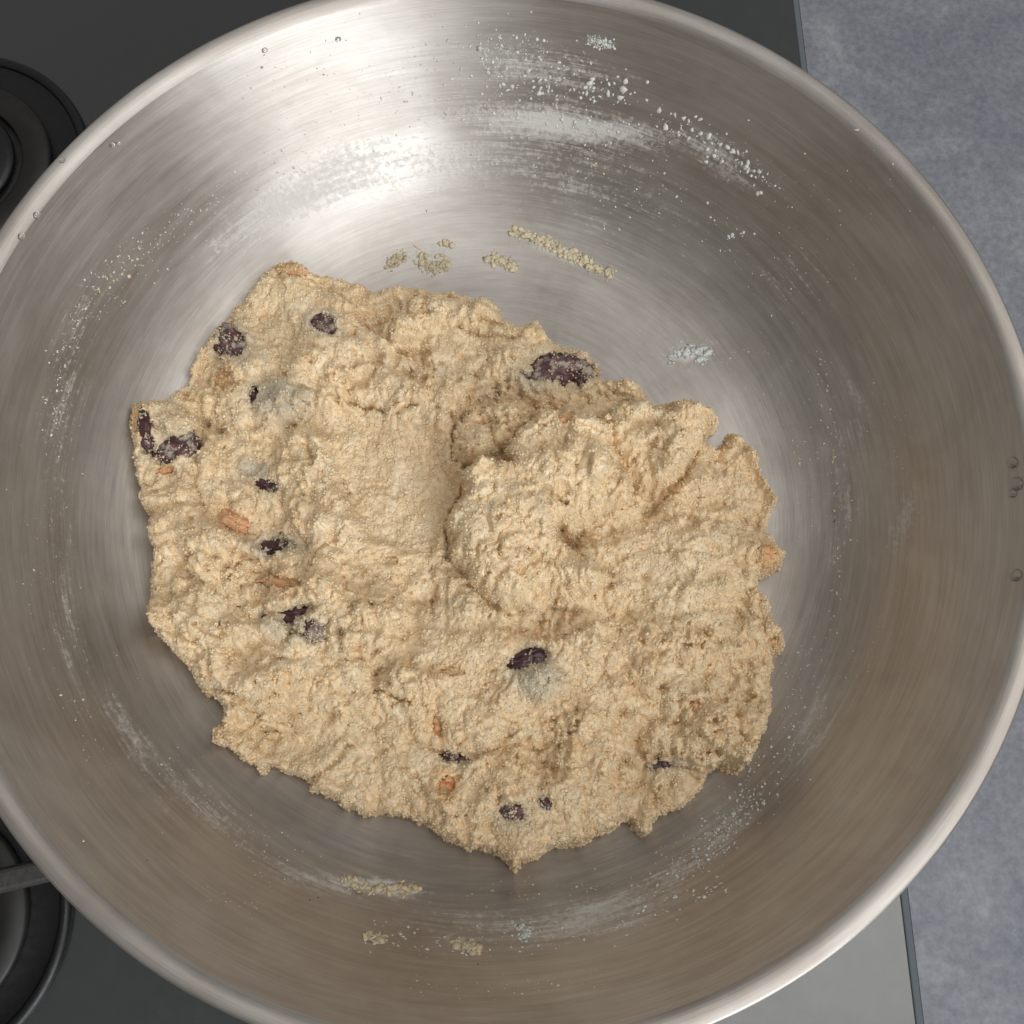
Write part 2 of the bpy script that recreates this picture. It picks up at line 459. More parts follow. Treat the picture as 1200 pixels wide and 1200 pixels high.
# raisins: u, v, half length, half width (px), rotation, how far it shows (mm), floury
RAISINS = [(383,392,17,14,20,1.3,1),(276,407,22,16,70,1.3,1),(303,470,10,7,80,0.6,0),(181,512,19,7,80,1.4,0),(211,533,21,14,-35,1.4,1),
 (315,573,14,8,15,1.1,0),(325,643,27,9,3,1.0,0),(350,722,30,9,-8,1.2,0),(373,740,13,11,60,1.4,1),(638,435,34,17,-14,2.4,1),
 (618,776,26,11,-14,1.5,0),(600,950,14,13,30,1.5,1),(638,940,6,4,40,0.8,0),(537,890,17,6,6,0.0,0),(774,896,11,5,-10,0.5,0),(682,430,14,16,20,2.2,1)]
# dried fruit and nut pieces: u, v, half length, half width, rotation, shows, tone
NUTS = [(272,614,23,13,15,0.9,0),(660,512,10,7,-20,1.4,1),(523,921,11,12,20,0.9,1),(891,655,19,12,-10,0.7,2),(171,499,20,9,85,1.2,2),
 (200,557,9,6,-10,0.7,1),(346,325,17,8,12,0.8,0),(268,450,14,11,40,0.6,2),(335,686,24,6,8,0.3,0),(459,660,9,6,10,0.6,3),(513,850,7,14,-10,0.2,2),
 (808,828,6,4,20,0.4,1),(904,756,8,6,30,0.6,2),(530,790,14,6,5,0.0,3)]

DX = 0.29
gx = np.arange(-112, 100, DX); gy = np.arange(-122, 98, DX)
GX, GY = np.meshgrid(gx, gy)
shape = GX.shape
Z0 = 11.0
uv0 = project(np.c_[GX.ravel(), GY.ravel(), np.full(GX.size, Z0)])
U = uv0[:, 0].reshape(shape); V = uv0[:, 1].reshape(shape)
uve = project(np.c_[GX.ravel(), GY.ravel(), np.full(GX.size, 4.0) + pan_z(np.hypot(GX, GY)).ravel() * 0.8])
Ue = uve[:, 0].reshape(shape); Ve = uve[:, 1].reshape(shape)
# ragged warp of the feature coordinates
wu = 7 * fbm(U / 24, V / 24, 3, 3) + 2.0 * fbm(U / 8, V / 8, 9, 2); wv = 7 * fbm(U / 24, V / 24, 23, 3) + 2.0 * fbm(U / 8, V / 8, 29, 2)
sd = poly_sd(Ue + 0.45 * wu + 3.2 * fbm(Ue / 9, Ve / 9, 601, 3), Ve + 0.45 * wv + 3.2 * fbm(Ue / 9, Ve / 9, 621, 3), OUT) + 2.2
UW, VW = U + wu, V + wv

ins = sd > -1.0
base = pan_z(np.hypot(GX, GY))
te = np.clip(sd / 17.0, 0, 1)
edge_h = 8.6 * np.sqrt(1 - (1 - te) ** 2)
body_h = 8.0 * (1 - np.exp(-np.clip(sd, 0, None) / 75.0))
big = 2.6 * fbm(U / 80, V / 80, 43, 3) * sstep(4, 60, sd)
H = edge_h + body_h + big

def plate(pts, dh, soft=8, tilt=None):
    global H
    d = poly_sd(UW, VW, pts)
    k = sstep(-soft * 0.35, soft, d)
    H = H + dh * k
    return d
def crack(pts, width, depth):
    global H
    d, _ = seg_dist(UW, VW, pts)
    H = H - depth * np.exp(-(d / width) ** 2)
def step(pts, dh, fall=40, soft=3.0):
    """ground on the left of the walking direction (screen) is raised, dropping sharply at the line"""
    global H
    d, s = seg_dist(UW, VW, pts)
    sg = -s * d
    end = 1.0
    H = H + dh * sstep(-soft, soft, sg) * np.exp(-np.clip(sg, 0, None) / fall) * end * np.exp(-np.clip(-sg, 0, None) / 2) \
          - 0.35 * dh * np.exp(-((sg + 4) / 4.5) ** 2)
def blob(cx, cy, rx, ry, rot, dh, warp=True):
    global H
    c, s = math.cos(rad(rot)), math.sin(rad(rot))
    A, B = (UW, VW) if warp else (U, V)
    x = ((A - cx) * c + (B - cy) * s) / rx; y = (-(A - cx) * s + (B - cy) * c) / ry
    H = H + dh * np.exp(-(x * x + y * y))

def lobe(pts, h, w):
    global H
    t = np.clip(poly_sd(UW, VW, pts) / w, 0, 1); H = H + h * np.sqrt(1 - (1 - t) ** 2)
# broad folds of the mixture lying over one another, each with a rounded front
lobe([(163,478),(228,468),(238,500),(232,545),(226,600),(172,596)], 2.6, 22)
lobe([(186,612),(245,600),(300,640),(400,650),(480,700),(480,800),(430,835),(300,832),(240,812),(190,745),(180,690)], 2.8, 26)
lobe([(400,350),(430,380),(482,428),(560,445),(600,470),(540,492),(420,476),(372,490),(300,520),(240,470),(262,390),(300,345),(350,322)], 2.6, 24)
lobe([(690,640),(800,606),(880,628),(918,650),(882,690),(800,722),(720,702)], 3.0, 26)
lobe([(752,735),(850,715),(905,735),(912,765),(895,850),(868,898),(800,868),(735,800)], 2.6, 28)
lobe([(480,740),(600,745),(690,742),(730,800),(720,880),(610,868),(545,889),(470,860),(440,815)], 3.2, 26)
lobe([(496,345),(548,352),(588,366),(586,381),(545,386),(500,380)], 2.4, 14); lobe([(590,385),(634,380),(640,396),(600,404)], 2.0, 10)
lobe([(590,915),(640,905),(720,900),(730,950),(650,990),(604,1015),(575,990)], 2.6, 24)

smooth = np.zeros(shape)
def smooth_area(pts, amt, soft=14):
    global smooth
    smooth = np.maximum(smooth, amt * sstep(-soft, soft, poly_sd(UW, VW, pts)))

# the folded mound, the lump above it and the flap that sticks out to the side
MOUND = [(528,620),(533,600),(545,578),(552,562),(575,556),(597,552),(590,533),(627,500),(663,487),(707,497),(713,520),(730,553),(740,575),(740,597),
         (707,607),(687,620),(664,642),(672,660),(700,673),(717,684),(687,703),(667,711),(633,718),(583,713),(553,683),(533,653)]
dm = poly_sd(UW, VW, MOUND); sof = 8 + 16 * sstep(-40, 120, (U - 600) + 0.6 * (V - 600))
tm = np.clip(dm / (sof * 2.4), 0, 1); H = H + 13.5 * np.sqrt(1 - (1 - tm) ** 2)
blob(575, 650, 34, 60, 12, 2.0); blob(650, 560, 50, 30, -20, 3.0); blob(620, 690, 50, 18, 8, 1.5)
LUMP = [(533,503),(567,480),(610,487),(627,500),(592,533),(567,548),(543,553),(532,530)]
lobe(LUMP, 8.0, 18)
FLAP = [(700,500),(712,488),(742,470),(775,478),(815,475),(838,490),(838,500),(822,508),(815,530),(805,550),(790,570),(768,582),(748,580),(733,566),(722,540)]
lobe(FLAP, 9.0, 20)
blob(752, 505, 26, 9, 8, -4.5); blob(800, 486, 26, 9, 5, 2.0)
crack([(547,556),(568,560),(594,553)], 5.5, 5.0)
crack([(526,492),(531,515),(539,540),(546,556)], 3.6, 3.6)
crack([(812,530),(795,560),(770,592),(752,606)], 6, 4.0)
crack([(675,640),(662,645),(655,640),(652,632)], 8, 8.0)
crack([(640,590),(652,596),(662,590)], 4, 2.5)
crack([(528,650),(550,688),(580,718)], 3.4, 2.6)
crack([(524,648),(526,628),(531,606),(545,578)], 5.0, 5.0)
# low thin skirt at the side
plate([(826,535),(850,512),(878,510),(895,550),(912,590),(897,622),(880,616),(862,592),(842,562)], -5.0, 9)
blob(815, 575, 16, 26, 25, 2.6); blob(845, 605, 20, 14, 10, 1.8)
# pressed smooth places
PRESS = [(372,492),(400,480),(450,490),(500,497),(527,520),(536,560),(528,600),(520,640),(498,658),(460,650),(428,640),(400,580),(384,540)]
plate(PRESS, -3.2, 16); smooth_area(PRESS, 0.85)
smooth_area([(690,625),(760,612),(800,640),(790,690),(740,700),(690,680)], 0.6)
smooth_area([(490,730),(560,715),(600,740),(590,790),(520,800),(480,770)], 0.75)
smooth_area([(290,330),(350,322),(380,350),(350,400),(300,400),(270,390)], 0.5)
smooth_area([(390,850),(470,840),(520,870),(500,930),(430,940),(380,900)], 0.45)
smooth_area([(620,930),(700,910),(730,940),(690,980),(600,1000),(560,975)], 0.5)
crack([(412,474),(428,481),(452,484)], 3.2, 3.8); crack([(468,491),(490,487)], 3.0, 2.6)
crack([(404,565),(410,577),(402,590)], 2.6, 2.4)
plate([(305,462),(325,450),(350,458),(372,472),(368,492),(345,503),(322,505),(305,490)], 2.2, 6)
plate([(612,790),(640,784),(662,796),(656,818),(630,824),(610,810)], 1.6, 6)
# steps and folds
step([(480,428),(455,406),(425,381),(398,352)], 2.4, 30)
step([(505,470),(470,448),(440,432),(420,440)], 1.8, 24)
step([(600,870),(575,884),(548,890),(520,884)], 3.2, 34)
step([(300,832),(285,823),(262,813),(240,812)], 2.6, 30)
step([(690,740),(670,752),(640,758),(600,748)], 1.6, 26)
crack([(437,810),(457,817),(478,829)], 2.6, 3.2)
crack([(235,468),(241,500),(232,540),(236,562)], 4.5, 3.2)
crack([(223,552),(242,592),(246,610)], 3.6, 2.4)
crack([(250,650),(262,672),(285,668)], 3.8, 2.0); crack([(290,672),(310,676)], 2.6, 1.8)
crack([(395,640),(372,655),(368,668)], 2.6, 1.6)
crack([(560,376),(575,380),(588,382)], 3.2, 3.2)
crack([(540,383),(552,388),(570,398),(600,404)], 3.4, 2.4)
crack([(640,470),(660,480),(690,470)], 5.0, 2.8); crack([(600,455),(612,478),(632,486)], 4.0, 2.8)
crack([(390,897),(402,882),(414,876)], 4.2, 2.6); crack([(366,912),(385,902)], 3.6, 2.0)
crack([(495,925),(482,905),(478,900)], 4.0, 2.0); crack([(585,882),(612,872),(628,880)], 3.5, 2.0)
for (px, py, a, b, rt, dp) in [(668,726,6,8,10,4.5),(428,762,12,6,-20,3.0),(447,766,8,6,0,2.4),(430,738,3,8,0,2.4),(391,838,5,9,10,2.4),(297,760,4,7,0,2.6),
    (331,773,16,4,6,2.8),(333,791,3,4,0,2.0),(346,791,3,4,0,1.8),(815,741,12,5,-20,3.2),(789,782,5,5,0,2.4),(734,838,10,7,0,2.0),(836,882,7,5,30,3.6),(766,936,5,7,0,3.0),
    (708,790,14,10,-20,2.8),(855,797,5,6,0,2.0),(770,808,9,7,0,1.8),(575,590,3,3,0,2.0),(622,598,3,3,0,2.0),(605,598,3,3,0,2.0),(587,610,4,3,0,1.8),
    (655,600,8,3,0,2.4),(628,642,9,3,-25,2.0),(480,448,5,10,70,2.4),(500,438,4,6,0,2.2),(440,420,7,10,30,2.2),(418,398,4,8,20,2.0),(560,440,5,9,0,2.0),
    (590,455,4,6,0,2.4),(545,420,6,4,0,1.6),(520,460,5,4,0,1.8),(255,500,8,14,0,2.0),(303,505,8,8,0,2.6),(345,508,7,6,0,2.4),(268,595,6,10,-10,1.8),
    (257,660,10,6,20,1.8),(405,745,7,6,0,1.8),(455,720,6,4,0,1.4),(468,700,5,4,0,1.4),(575,790,6,4,0,1.8),(655,802,7,4,0,1.6),(560,815,8,4,0,1.4),
    (500,860,6,8,0,1.4),(545,868,9,4,0,1.8),(450,880,6,4,0,1.4),(780,655,7,7,0,1.6),(755,680,6,5,0,1.6),(735,700,9,5,0,1.8),(830,640,8,5,0,1.6),
    (855,660,6,5,0,1.4),(820,600,8,5,0,1.6),(705,840,5,9,0,1.8),(690,860,6,5,0,1.6),(840,820,6,4,0,1.6),(860,845,5,8,0,1.8),(690,925,9,4,0,1.6),(745,915,6,6,0,1.6)]:
    blob(px, py, a, b, rt, -dp)
for (px, py, a, b, rt, dp) in [(600,933,11,9,0,2.2),(300,440,20,16,0,1.8),(337,479,34,22,10,2.8),(240,590,22,16,30,1.8),(230,570,12,10,0,1.2),(205,500,16,22,0,1.6),
    (355,745,28,12,0,1.6),(345,655,36,12,0,1.2),(633,800,28,20,0,2.6),(460,390,20,14,30,1.6),(500,380,20,12,0,1.4),(560,365,26,8,10,1.6),(620,392,22,7,0,1.4),
    (600,420,16,18,0,1.8),(740,465,22,10,10,1.4),(860,650,30,14,10,2.0),(845,700,26,18,0,1.4),(770,740,30,16,20,1.8),(855,760,24,16,0,1.6),(700,770,26,14,0,1.6),
    (870,860,18,22,0,1.4),(800,860,24,18,0,1.6),(560,840,34,16,0,1.2),(450,800,30,14,10,1.4),(395,790,26,12,0,1.4),(300,800,28,12,10,1.4),(430,900,34,18,0,1.2)]:
    blob(px, py, a, b, rt, dp)

# crumbly relief, several sizes; smoother where a spoon pressed it
k_in = sstep(0, 14, sd); rough = (1 - 0.8 * smooth)
patch = sstep(-0.45, 0.5, fbm(U / 60, V / 60, 77, 2))
rough2 = rough * (0.55 + 0.75 * patch)
UL, VL = U + 0.8 * 7 * fbm(U / 30, V / 30, 503, 3), V + 0.8 * 7 * fbm(U / 30, V / 30, 523, 3)
def soft_cells(x, y, seed):
    # rounded lumps: creases between neighbours are filled a little
    f1, f2, _ = worley(x, y, seed); c = sstep(0.0, 0.35, f2 - f1)
    return (0.55 - f1 * f1) * (0.35 + 0.65 * c)
H += k_in * rough2 * 3.4 * soft_cells(UL / 34, VL / 34, 5)
H += k_in * rough2 * 1.15 * soft_cells(UL / 17 + 5, VL / 17, 12)
tt = fbm(UL / 62, VL / 62, 301, 3) * 3.6; fl = np.floor(tt); fr = tt - fl
H += k_in * rough2 * 2.0 * (fl + sstep(0.55, 1.0, fr))
H += k_in * (0.3 + 0.7 * rough2) * 0.36 * soft_cells(UL / 9 + 3, VL / 9, 15)
H += (0.35 + 0.65 * k_in) * (0.3 + 0.7 * rough) * 0.28 * soft_cells(U / 5.4 + 7, V / 5.4, 25)
pit = fbm(U / 11, V / 11, 55, 3); H -= k_in * rough2 * 2.0 * sstep(0.42, 0.68, pit)
rid = 1 - np.abs(fbm(UL / 40, VL / 40, 65, 3)) * 6; H -= k_in * rough2 * 1.6 * np.clip(rid, 0, 1) ** 2 * sstep(0.0, 0.4, fbm(U / 45, V / 45, 66, 2))
f1, f2, gid = worley(U / 3.9, V / 3.9, 35)
grain = (0.45 - f1 * f1)
H += (0.20 + 0.14 * gid) * grain

# seats for the raisins and nut pieces
items = []
for kind, lst in (('raisin', RAISINS), ('nut', NUTS)):
    for it in lst:
        (px, py, a, b, rt, show, tone) = it
        c, s = math.cos(rad(rt)), math.sin(rad(rt))
        x = ((UW * .4 + U * .6 - px) * c + (VW * .4 + V * .6 - py) * s) / (a * 1.02); y = (-(UW * .4 + U * .6 - px) * s + (VW * .4 + V * .6 - py) * c) / (b * 1.02)
        q = x * x + y * y
        H -= 2.6 * (1 - sstep(0.55, 1.25, q)) * (0.75 + 0.25 * rough)
H = np.where(sd < 2, np.minimum(H, 1.2 + np.clip(sd, -1, 2) * 0.5), H)
H = np.maximum(H, np.where(sd > 0, 0.4, -0.6))
Z = base + H
# sideways push along the noise so that crumbs overhang a little
dzx = np.gradient(Z, DX, axis=1); dzy = np.gradient(Z, DX, axis=0)
nl = np.sqrt(1 + dzx ** 2 + dzy ** 2)
nb = 0.75 * fbm(U / 5, V / 5, 101, 2) + 0.25
lx, ly = -dzx / nl, -dzy / nl
XX = GX + lx * nb * 0.7 * k_in; YY = GY + ly * nb * 0.7 * k_in

# colour of the mixture itself
cream = np.array([0.720, 0.545, 0.332]); pale = np.array([0.785, 0.650, 0.455]); tan = np.array([0.680, 0.480, 0.270]); oran = np.array([0.68, 0.43, 0.21]); greyb = np.array([0.45, 0.41, 0.32])
def lerp(a, b, t): return a + (b - a) * t[..., None]
C = np.broadcast_to(cream, shape + (3,)).copy()
C = lerp(C, tan, 0.55 * sstep(-0.1, 0.7, fbm(U / 38, V / 38, 201, 4)))
C = lerp(C, pale, 0.55 * sstep(0.0, 0.7, fbm(U / 26, V / 26, 221, 4)))
C = lerp(C, oran, 0.25 * sstep(0.28, 0.7, fbm(U / 18, V / 18, 241, 3)))
C = lerp(C, pale, 0.4 * sstep(0.70, 0.98, gid) * sstep(-0.05, 0.3, grain))
C = lerp(C, tan, 0.15 * (1 - sstep(0.0, 0.28, gid)))
def stain(cx, cy, rx, ry, rot, colr, amt):
    global C
    c, s = math.cos(rad(rot)), math.sin(rad(rot))
    x = ((UW - cx) * c + (VW - cy) * s) / rx; y = (-(UW - cx) * s + (VW - cy) * c) / ry
    C = lerp(C, colr, amt * np.exp(-(x * x + y * y) ** 2) * (0.65 + 0.35 * gid))
for a in [(337,480,40,26,10,greyb,0.85),(632,798,32,24,0,greyb,0.8),(300,555,18,14,30,greyb,0.8),(325,643,40,15,0,greyb,0.7),(345,738,36,20,0,greyb,0.5),
          (210,505,26,30,0,greyb,0.35),(383,392,24,18,0,greyb,0.6),(277,405,22,26,0,greyb,0.5),(620,455,28,14,0,greyb,0.5),(600,955,24,18,0,greyb,0.4),(785,892,26,8,0,greyb,0.5),
          (540,712,20,12,0,greyb,0.4)]: stain(*a)
for (px, py, a, b, rt, show, tone) in RAISINS: stain(px, py + 2, a * 1.35, b * 1.7, rt, greyb, 0.45)
for (px, py, a, b, rt, show, tone) in NUTS: stain(px, py, a * 1.5, b * 1.7, rt, oran, 0.6)
C *= (0.95 + 0.1 * gid)[..., None]

idx = -np.ones(shape, int); quad = ins[:-1, :-1] & ins[1:, :-1] & ins[:-1, 1:] & ins[1:, 1:]
use = np.zeros(shape, bool); use[:-1, :-1] |= quad; use[1:, :-1] |= quad; use[:-1, 1:] |= quad; use[1:, 1:] |= quad
idx[use] = np.arange(use.sum())
F = np.stack([idx[:-1, :-1], idx[:-1, 1:], idx[1:, 1:], idx[1:, :-1]], -1)[quad]
me = np_mesh('dough_body', np.c_[XX[use], YY[use], Z[use]] * MM, F)
color_attr(me, 'tint', C[use])

m = Mat('semolina_dough')
tint = m.n('ShaderNodeAttribute', attribute_name='tint').outputs['Color']
co = m.n('ShaderNodeTexCoord').outputs['Object']
ns = m.noise(1500, 3, 0.6, co)
m.set(Base_Color=tint, Roughness=m.ramp(ns, [(0.3, (0.26,) * 3), (0.7, (0.50,) * 3)]), Subsurface_Weight=0.6, Subsurface_Scale=0.0014)
m.b.inputs['Subsurface Radius'].default_value = (1.0, 0.62, 0.32)
bp = m.bump(ns, 0.1, 0.0002); m.l(bp.outputs[0], m.b.inputs['Normal'])
m.b.subsurface_method = 'BURLEY'
DOUGH = m.m
m = Mat('semolina_grain')
tint = m.n('ShaderNodeAttribute', attribute_name='tint').outputs['Color']
m.set(Base_Color=tint, Roughness=0.30, Subsurface_Weight=0.4, Subsurface_Scale=0.0010)
m.b.inputs['Subsurface Radius'].default_value = (1.0, 0.62, 0.32)
m.b.subsurface_method = 'BURLEY'
GRAIN = m.m
P0 = at(560, 660, 0)
dough = empty('dough', (float(P0[0]) * MM, float(P0[1]) * MM, 0))
tag(dough, 'crumbly beige semolina dough studded with raisins inside the steel pan', 'dough')
link_mesh('dough_body', me, DOUGH, dough)

# loose semolina grains standing proud of the surface, one mass
def ico(sub):
    bm = bmesh.new(); bmesh.ops.create_icosphere(bm, subdivisions=sub, radius=1.0)
    Vv = np.array([v.co[:] for v in bm.verts]); Ff = np.array([[v.index for v in f.verts] for f in bm.faces]); bm.free(); return Vv, Ff
I1V, I1F = ico(1)
def lumps(P, size, colr, squash=None, normals=None, jit=0.25, lo=0.7, hi=1.3):
    n = len(P)
    A = rng.normal(size=(n, 3, 3)); Q = np.linalg.qr(A)[0]
    sc = size[:, None] * rng.uniform(lo, hi, (n, 3))
    Vv = I1V[None] * (1 + rng.uniform(-jit, jit, (n, len(I1V), 1)))
    Vv = Vv * sc[:, None, :]
    Vv = np.einsum('nij,nkj->nki', Q, Vv)
    if squash is not None:
        d = np.einsum('nki,ni->nk', Vv, normals); Vv = Vv - (1 - squash) * d[..., None] * normals[:, None, :]
    Vv = Vv + P[:, None, :]
    Ff = I1F[None] + (np.arange(n) * len(I1V))[:, None, None]
    return Vv.reshape(-1, 3), Ff.reshape(-1, 3), np.repeat(colr, len(I1V), axis=0)
NG = 56000
cand = np.flatnonzero((sd > 0.5).ravel()); wgt = nl.ravel()[cand] ** 1.0; pick = rng.choice(cand, NG, replace=True, p=wgt / wgt.sum())
jx, jy = rng.uniform(-0.5, 0.5, (2, NG)) * DX
gp = np.c_[XX.ravel()[pick] + jx, YY.ravel()[pick] + jy, Z.ravel()[pick] + jx * dzx.ravel()[pick] + jy * dzy.ravel()[pick]] + np.c_[lx.ravel()[pick], ly.ravel()[pick], 1 / nl.ravel()[pick]] * rng.uniform(-0.25, 0.07, (NG, 1))
gs = rng.uniform(0.26, 0.48, NG) * np.where(rng.random(NG) < 0.04, 1.5, 1)
gc = C.reshape(-1, 3)[pick] * rng.uniform(0.94, 1.08, (NG, 1)); wp = rng.random(NG) < 0.30
gc[wp] = gc[wp] * 0.5 + np.array([0.74, 0.64, 0.46]) * 0.5
# ragged crumbs along the outline
rimc = np.flatnonzero(((sd > -0.6) & (sd < 5)).ravel()); rp = rng.choice(rimc, 4200, replace=False)
ep = np.c_[GX.ravel()[rp], GY.ravel()[rp], base.ravel()[rp] + rng.uniform(0.3, 4.5, len(rp)) * np.clip(sd.ravel()[rp] / 5, 0.1, 1)]
# raisins and fruit pieces
m = Mat('raisin_skin')
co = m.n('ShaderNodeTexCoord').outputs['Object']
nn = m.noise(420, 5, 0.65, co)
m.set(Base_Color=m.ramp(nn, [(0.35, (0.028, 0.010, 0.011)), (0.6, (0.095, 0.034, 0.036)), (0.72, (0.20, 0.11, 0.10))]), Roughness=0.34)
RAIS = m.m
m = Mat('floury_raisin_skin')
co = m.n('ShaderNodeTexCoord').outputs['Object']
nn = m.noise(420, 5, 0.65, co); n2 = m.noise(230, 5, 0.7, co)
c = m.ramp(nn, [(0.35, (0.040, 0.015, 0.019)), (0.65, (0.15, 0.060, 0.066))])
c = m.mix(m.ramp(n2, [(0.50, (0, 0, 0)), (0.60, (1, 1, 1))]), c, (0.40, 0.34, 0.27))
m.set(Base_Color=c, Roughness=0.5)
RAISF = m.m
m = Mat('dough_coated_raisin'); co = m.n('ShaderNodeTexCoord').outputs['Object']; nn = m.noise(500, 4, 0.6, co)
m.set(Base_Color=m.ramp(nn, [(0.35, (0.25, 0.225, 0.19)), (0.65, (0.42, 0.385, 0.31))]), Roughness=0.6, Subsurface_Weight=0.5, Subsurface_Scale=0.0015)
RAISC = m.m
def fruit_mat(name, a, b):
    m = Mat(name); co = m.n('ShaderNodeTexCoord').outputs['Object']; nn = m.noise(260, 5, 0.65, co)
    m.set(Base_Color=m.ramp(nn, [(0.35, a), (0.65, b)]), Roughness=0.45, Subsurface_Weight=0.2, Subsurface_Scale=0.0015)
    return m.m
NUTM = [fruit_mat('salmon_fruit', (0.60, 0.25, 0.11), (0.66, 0.42, 0.23)), fruit_mat('orange_fruit', (0.62, 0.19, 0.06), (0.66, 0.42, 0.22)),
        fruit_mat('pale_orange_fruit', (0.66, 0.34, 0.14), (0.68, 0.48, 0.26)), fruit_mat('pale_nut', (0.66, 0.46, 0.25), (0.60, 0.44, 0.25))]
I4V, I4F = ico(4)
def surf_z(u, v):
    i = np.argmin((U - u) ** 2 + (V - v) ** 2)
    j0, i0 = np.unravel_index(i, shape)
    w = Z[max(0, j0 - 5):j0 + 6, max(0, i0 - 5):i0 + 6]
    return GX[j0, i0], GY[j0, i0], float(np.median(w))
PXMM = 3.75
coat, coat_s, coat_c = [], [], []
def morsel(name, u, v, a, b, rt, show, mat, seed, wrinkle, cover, ctone, grow=1.15):
    x, y, z = surf_z(u, v)
    a, b = a / PXMM * grow, b / PXMM * grow
    cc = max(1.6, b * 0.75)
    VV = np.empty_like(I4V)
    for i, p in enumerate(I4V):
        q = Vector((p[0] * a, p[1] * b, p[2] * cc)) * 0.42 + Vector((seed * 7.1, seed * 3.3, 0))
        w = 1 - abs(mnoise.noise(q)) * 2.2
        w2 = mnoise.noise(q * 3.1)
        VV[i] = p * (1 + wrinkle * (-0.26 * max(0, w) ** 3 + 0.14 * w2))
    VV = VV * np.array([a, b, cc])
    c, s = math.cos(rad(-rt)), math.sin(rad(-rt))
    VV = np.c_[VV[:, 0] * c - VV[:, 1] * s, VV[:, 0] * s + VV[:, 1] * c, VV[:, 2]] + np.array([x, y, z - cc + 1.1 + show])
    top = VV[:, 2] > z - 0.4
    nz_ = np.array([mnoise.noise(Vector(p) * 0.38 + Vector((seed, 0, 0))) + 0.4 * mnoise.noise(Vector(p) * 1.1 + Vector((seed, 9, 0))) for p in VV])
    rr = np.hypot(I4V[:, 0], I4V[:, 1])
    sel = np.flatnonzero(top & (nz_ > cover - 0.5 * rr))
    if len(sel):
        sel = rng.choice(sel, min(len(sel), int(22 * a * b)), replace=False)
        coat.append(VV[sel] + rng.normal(size=(len(sel), 3)) * 0.12); coat_s.append(rng.uniform(0.18, 0.42, len(sel)))
        coat_c.append(np.array(ctone) * rng.uniform(0.8, 1.1, (len(sel), 1)))
    me = np_mesh(name, VV * MM, I4F)
    return link_mesh(name, me, mat, dough)
for i, (u, v, a, b, rt, show, fl) in enumerate(RAISINS):
    o = morsel('raisin', u, v, a, b, rt, show, (RAIS, RAISF, RAISC)[fl], i + 1, 1.3, (0.44, 0.28, -0.6)[fl], ((0.50, 0.43, 0.32), (0.60, 0.50, 0.36), (0.40, 0.37, 0.30))[fl], 1.45)
for i, (u, v, a, b, rt, show, tone) in enumerate(NUTS):
    morsel('fruit_piece', u, v, a, b, rt, show + 0.25, NUTM[tone], i + 40, 1.6, 0.34, (0.66, 0.50, 0.29))

V1, F1_, C1 = lumps(np.r_[gp, ep, np.vstack(coat)], np.r_[gs, rng.uniform(0.3, 0.75, len(rp)), np.concatenate(coat_s)], np.r_[gc, C.reshape(-1, 3)[rp], np.vstack(coat_c)])
me = np_mesh('semolina_grains', V1 * MM, F1_); color_attr(me, 'tint', np.clip(C1, 0, 0.85))
tag(link_mesh('semolina_grains', me, GRAIN, dough), kind='stuff')

# ------------------------------------------------------------------ flour, crumbs and drops on the steel
m = Mat('loose_crumb')
tint = m.n('ShaderNodeAttribute', attribute_name='tint').outputs['Color']
m.set(Base_Color=tint, Roughness=0.6, Subsurface_Weight=0.2, Subsurface_Scale=0.001)
CRUMB = m.m
WHITE = np.array([0.60, 0.59, 0.555]); CREAM = np.array([0.60, 0.50, 0.345]); DARK = np.array([0.02, 0.02, 0.02])
def scatter(cx, cy, ru, rv, rot, n, s0, s1, colr, flat=False):
    c, s = math.cos(rad(rot)), math.sin(rad(rot))
    x = rng.normal(size=n) * ru * 0.5; y = rng.normal(size=n) * rv * 0.5
    if flat: x = rng.uniform(-1, 1, n) * ru
    uv = np.c_[cx + x * c - y * s, cy + x * s + y * c]
    sz = s0 + (s1 - s0) * rng.random(n) ** 3
    return uv, sz, np.broadcast_to(colr, (n, 3)) * rng.uniform(0.85, 1.1, (n, 1))
def curve_scatter(pts, width, n, s0, s1, colr):
    pts = np.array(pts, float); L = np.r_[0, np.cumsum(np.hypot(*np.diff(pts, axis=0).T))]
    t = rng.uniform(0, L[-1], n); uv = np.c_[np.interp(t, L, pts[:, 0]), np.interp(t, L, pts[:, 1])] + rng.normal(size=(n, 2)) * width
    sz = s0 + (s1 - s0) * rng.random(n) ** 3
    return uv, sz, np.broadcast_to(colr, (n, 3)) * rng.uniform(0.85, 1.1, (n, 1))
S = []
S.append(scatter(600, 75, 130, 50, 8, 260, 0.12, 0.85, WHITE)); S.append(scatter(590, 62, 60, 24, 5, 110, 0.15, 0.95, WHITE))
S.append(scatter(660, 105, 90, 26, 10, 110, 0.2, 1.3, WHITE)); S.append(scatter(705, 105, 50, 18, 10, 26, 0.5, 1.5, WHITE))
S.append(scatter(520, 100, 160, 60, 0, 300, 0.08, 0.35, WHITE)); S.append(scatter(650, 140, 150, 20, 8, 240, 0.10, 0.7, WHITE))
S.append(curve_scatter([(760,135),(800,150),(840,172),(880,195),(910,218)], 8, 170, 0.15, 1.3, WHITE))
S.append(curve_scatter([(540,180),(640,185),(760,215),(860,275),(930,330)], 26, 330, 0.08, 0.5, WHITE)); S.append(scatter(860, 275, 12, 6, 0, 9, 0.4, 1.2, WHITE))
S.append(curve_scatter([(700,165),(690,195),(730,235)], 20, 50, 0.15, 0.7, CREAM))
S.append(curve_scatter([(70,420),(95,370),(130,330),(180,280),(260,230),(360,180)], 11, 420, 0.08, 0.5, WHITE))
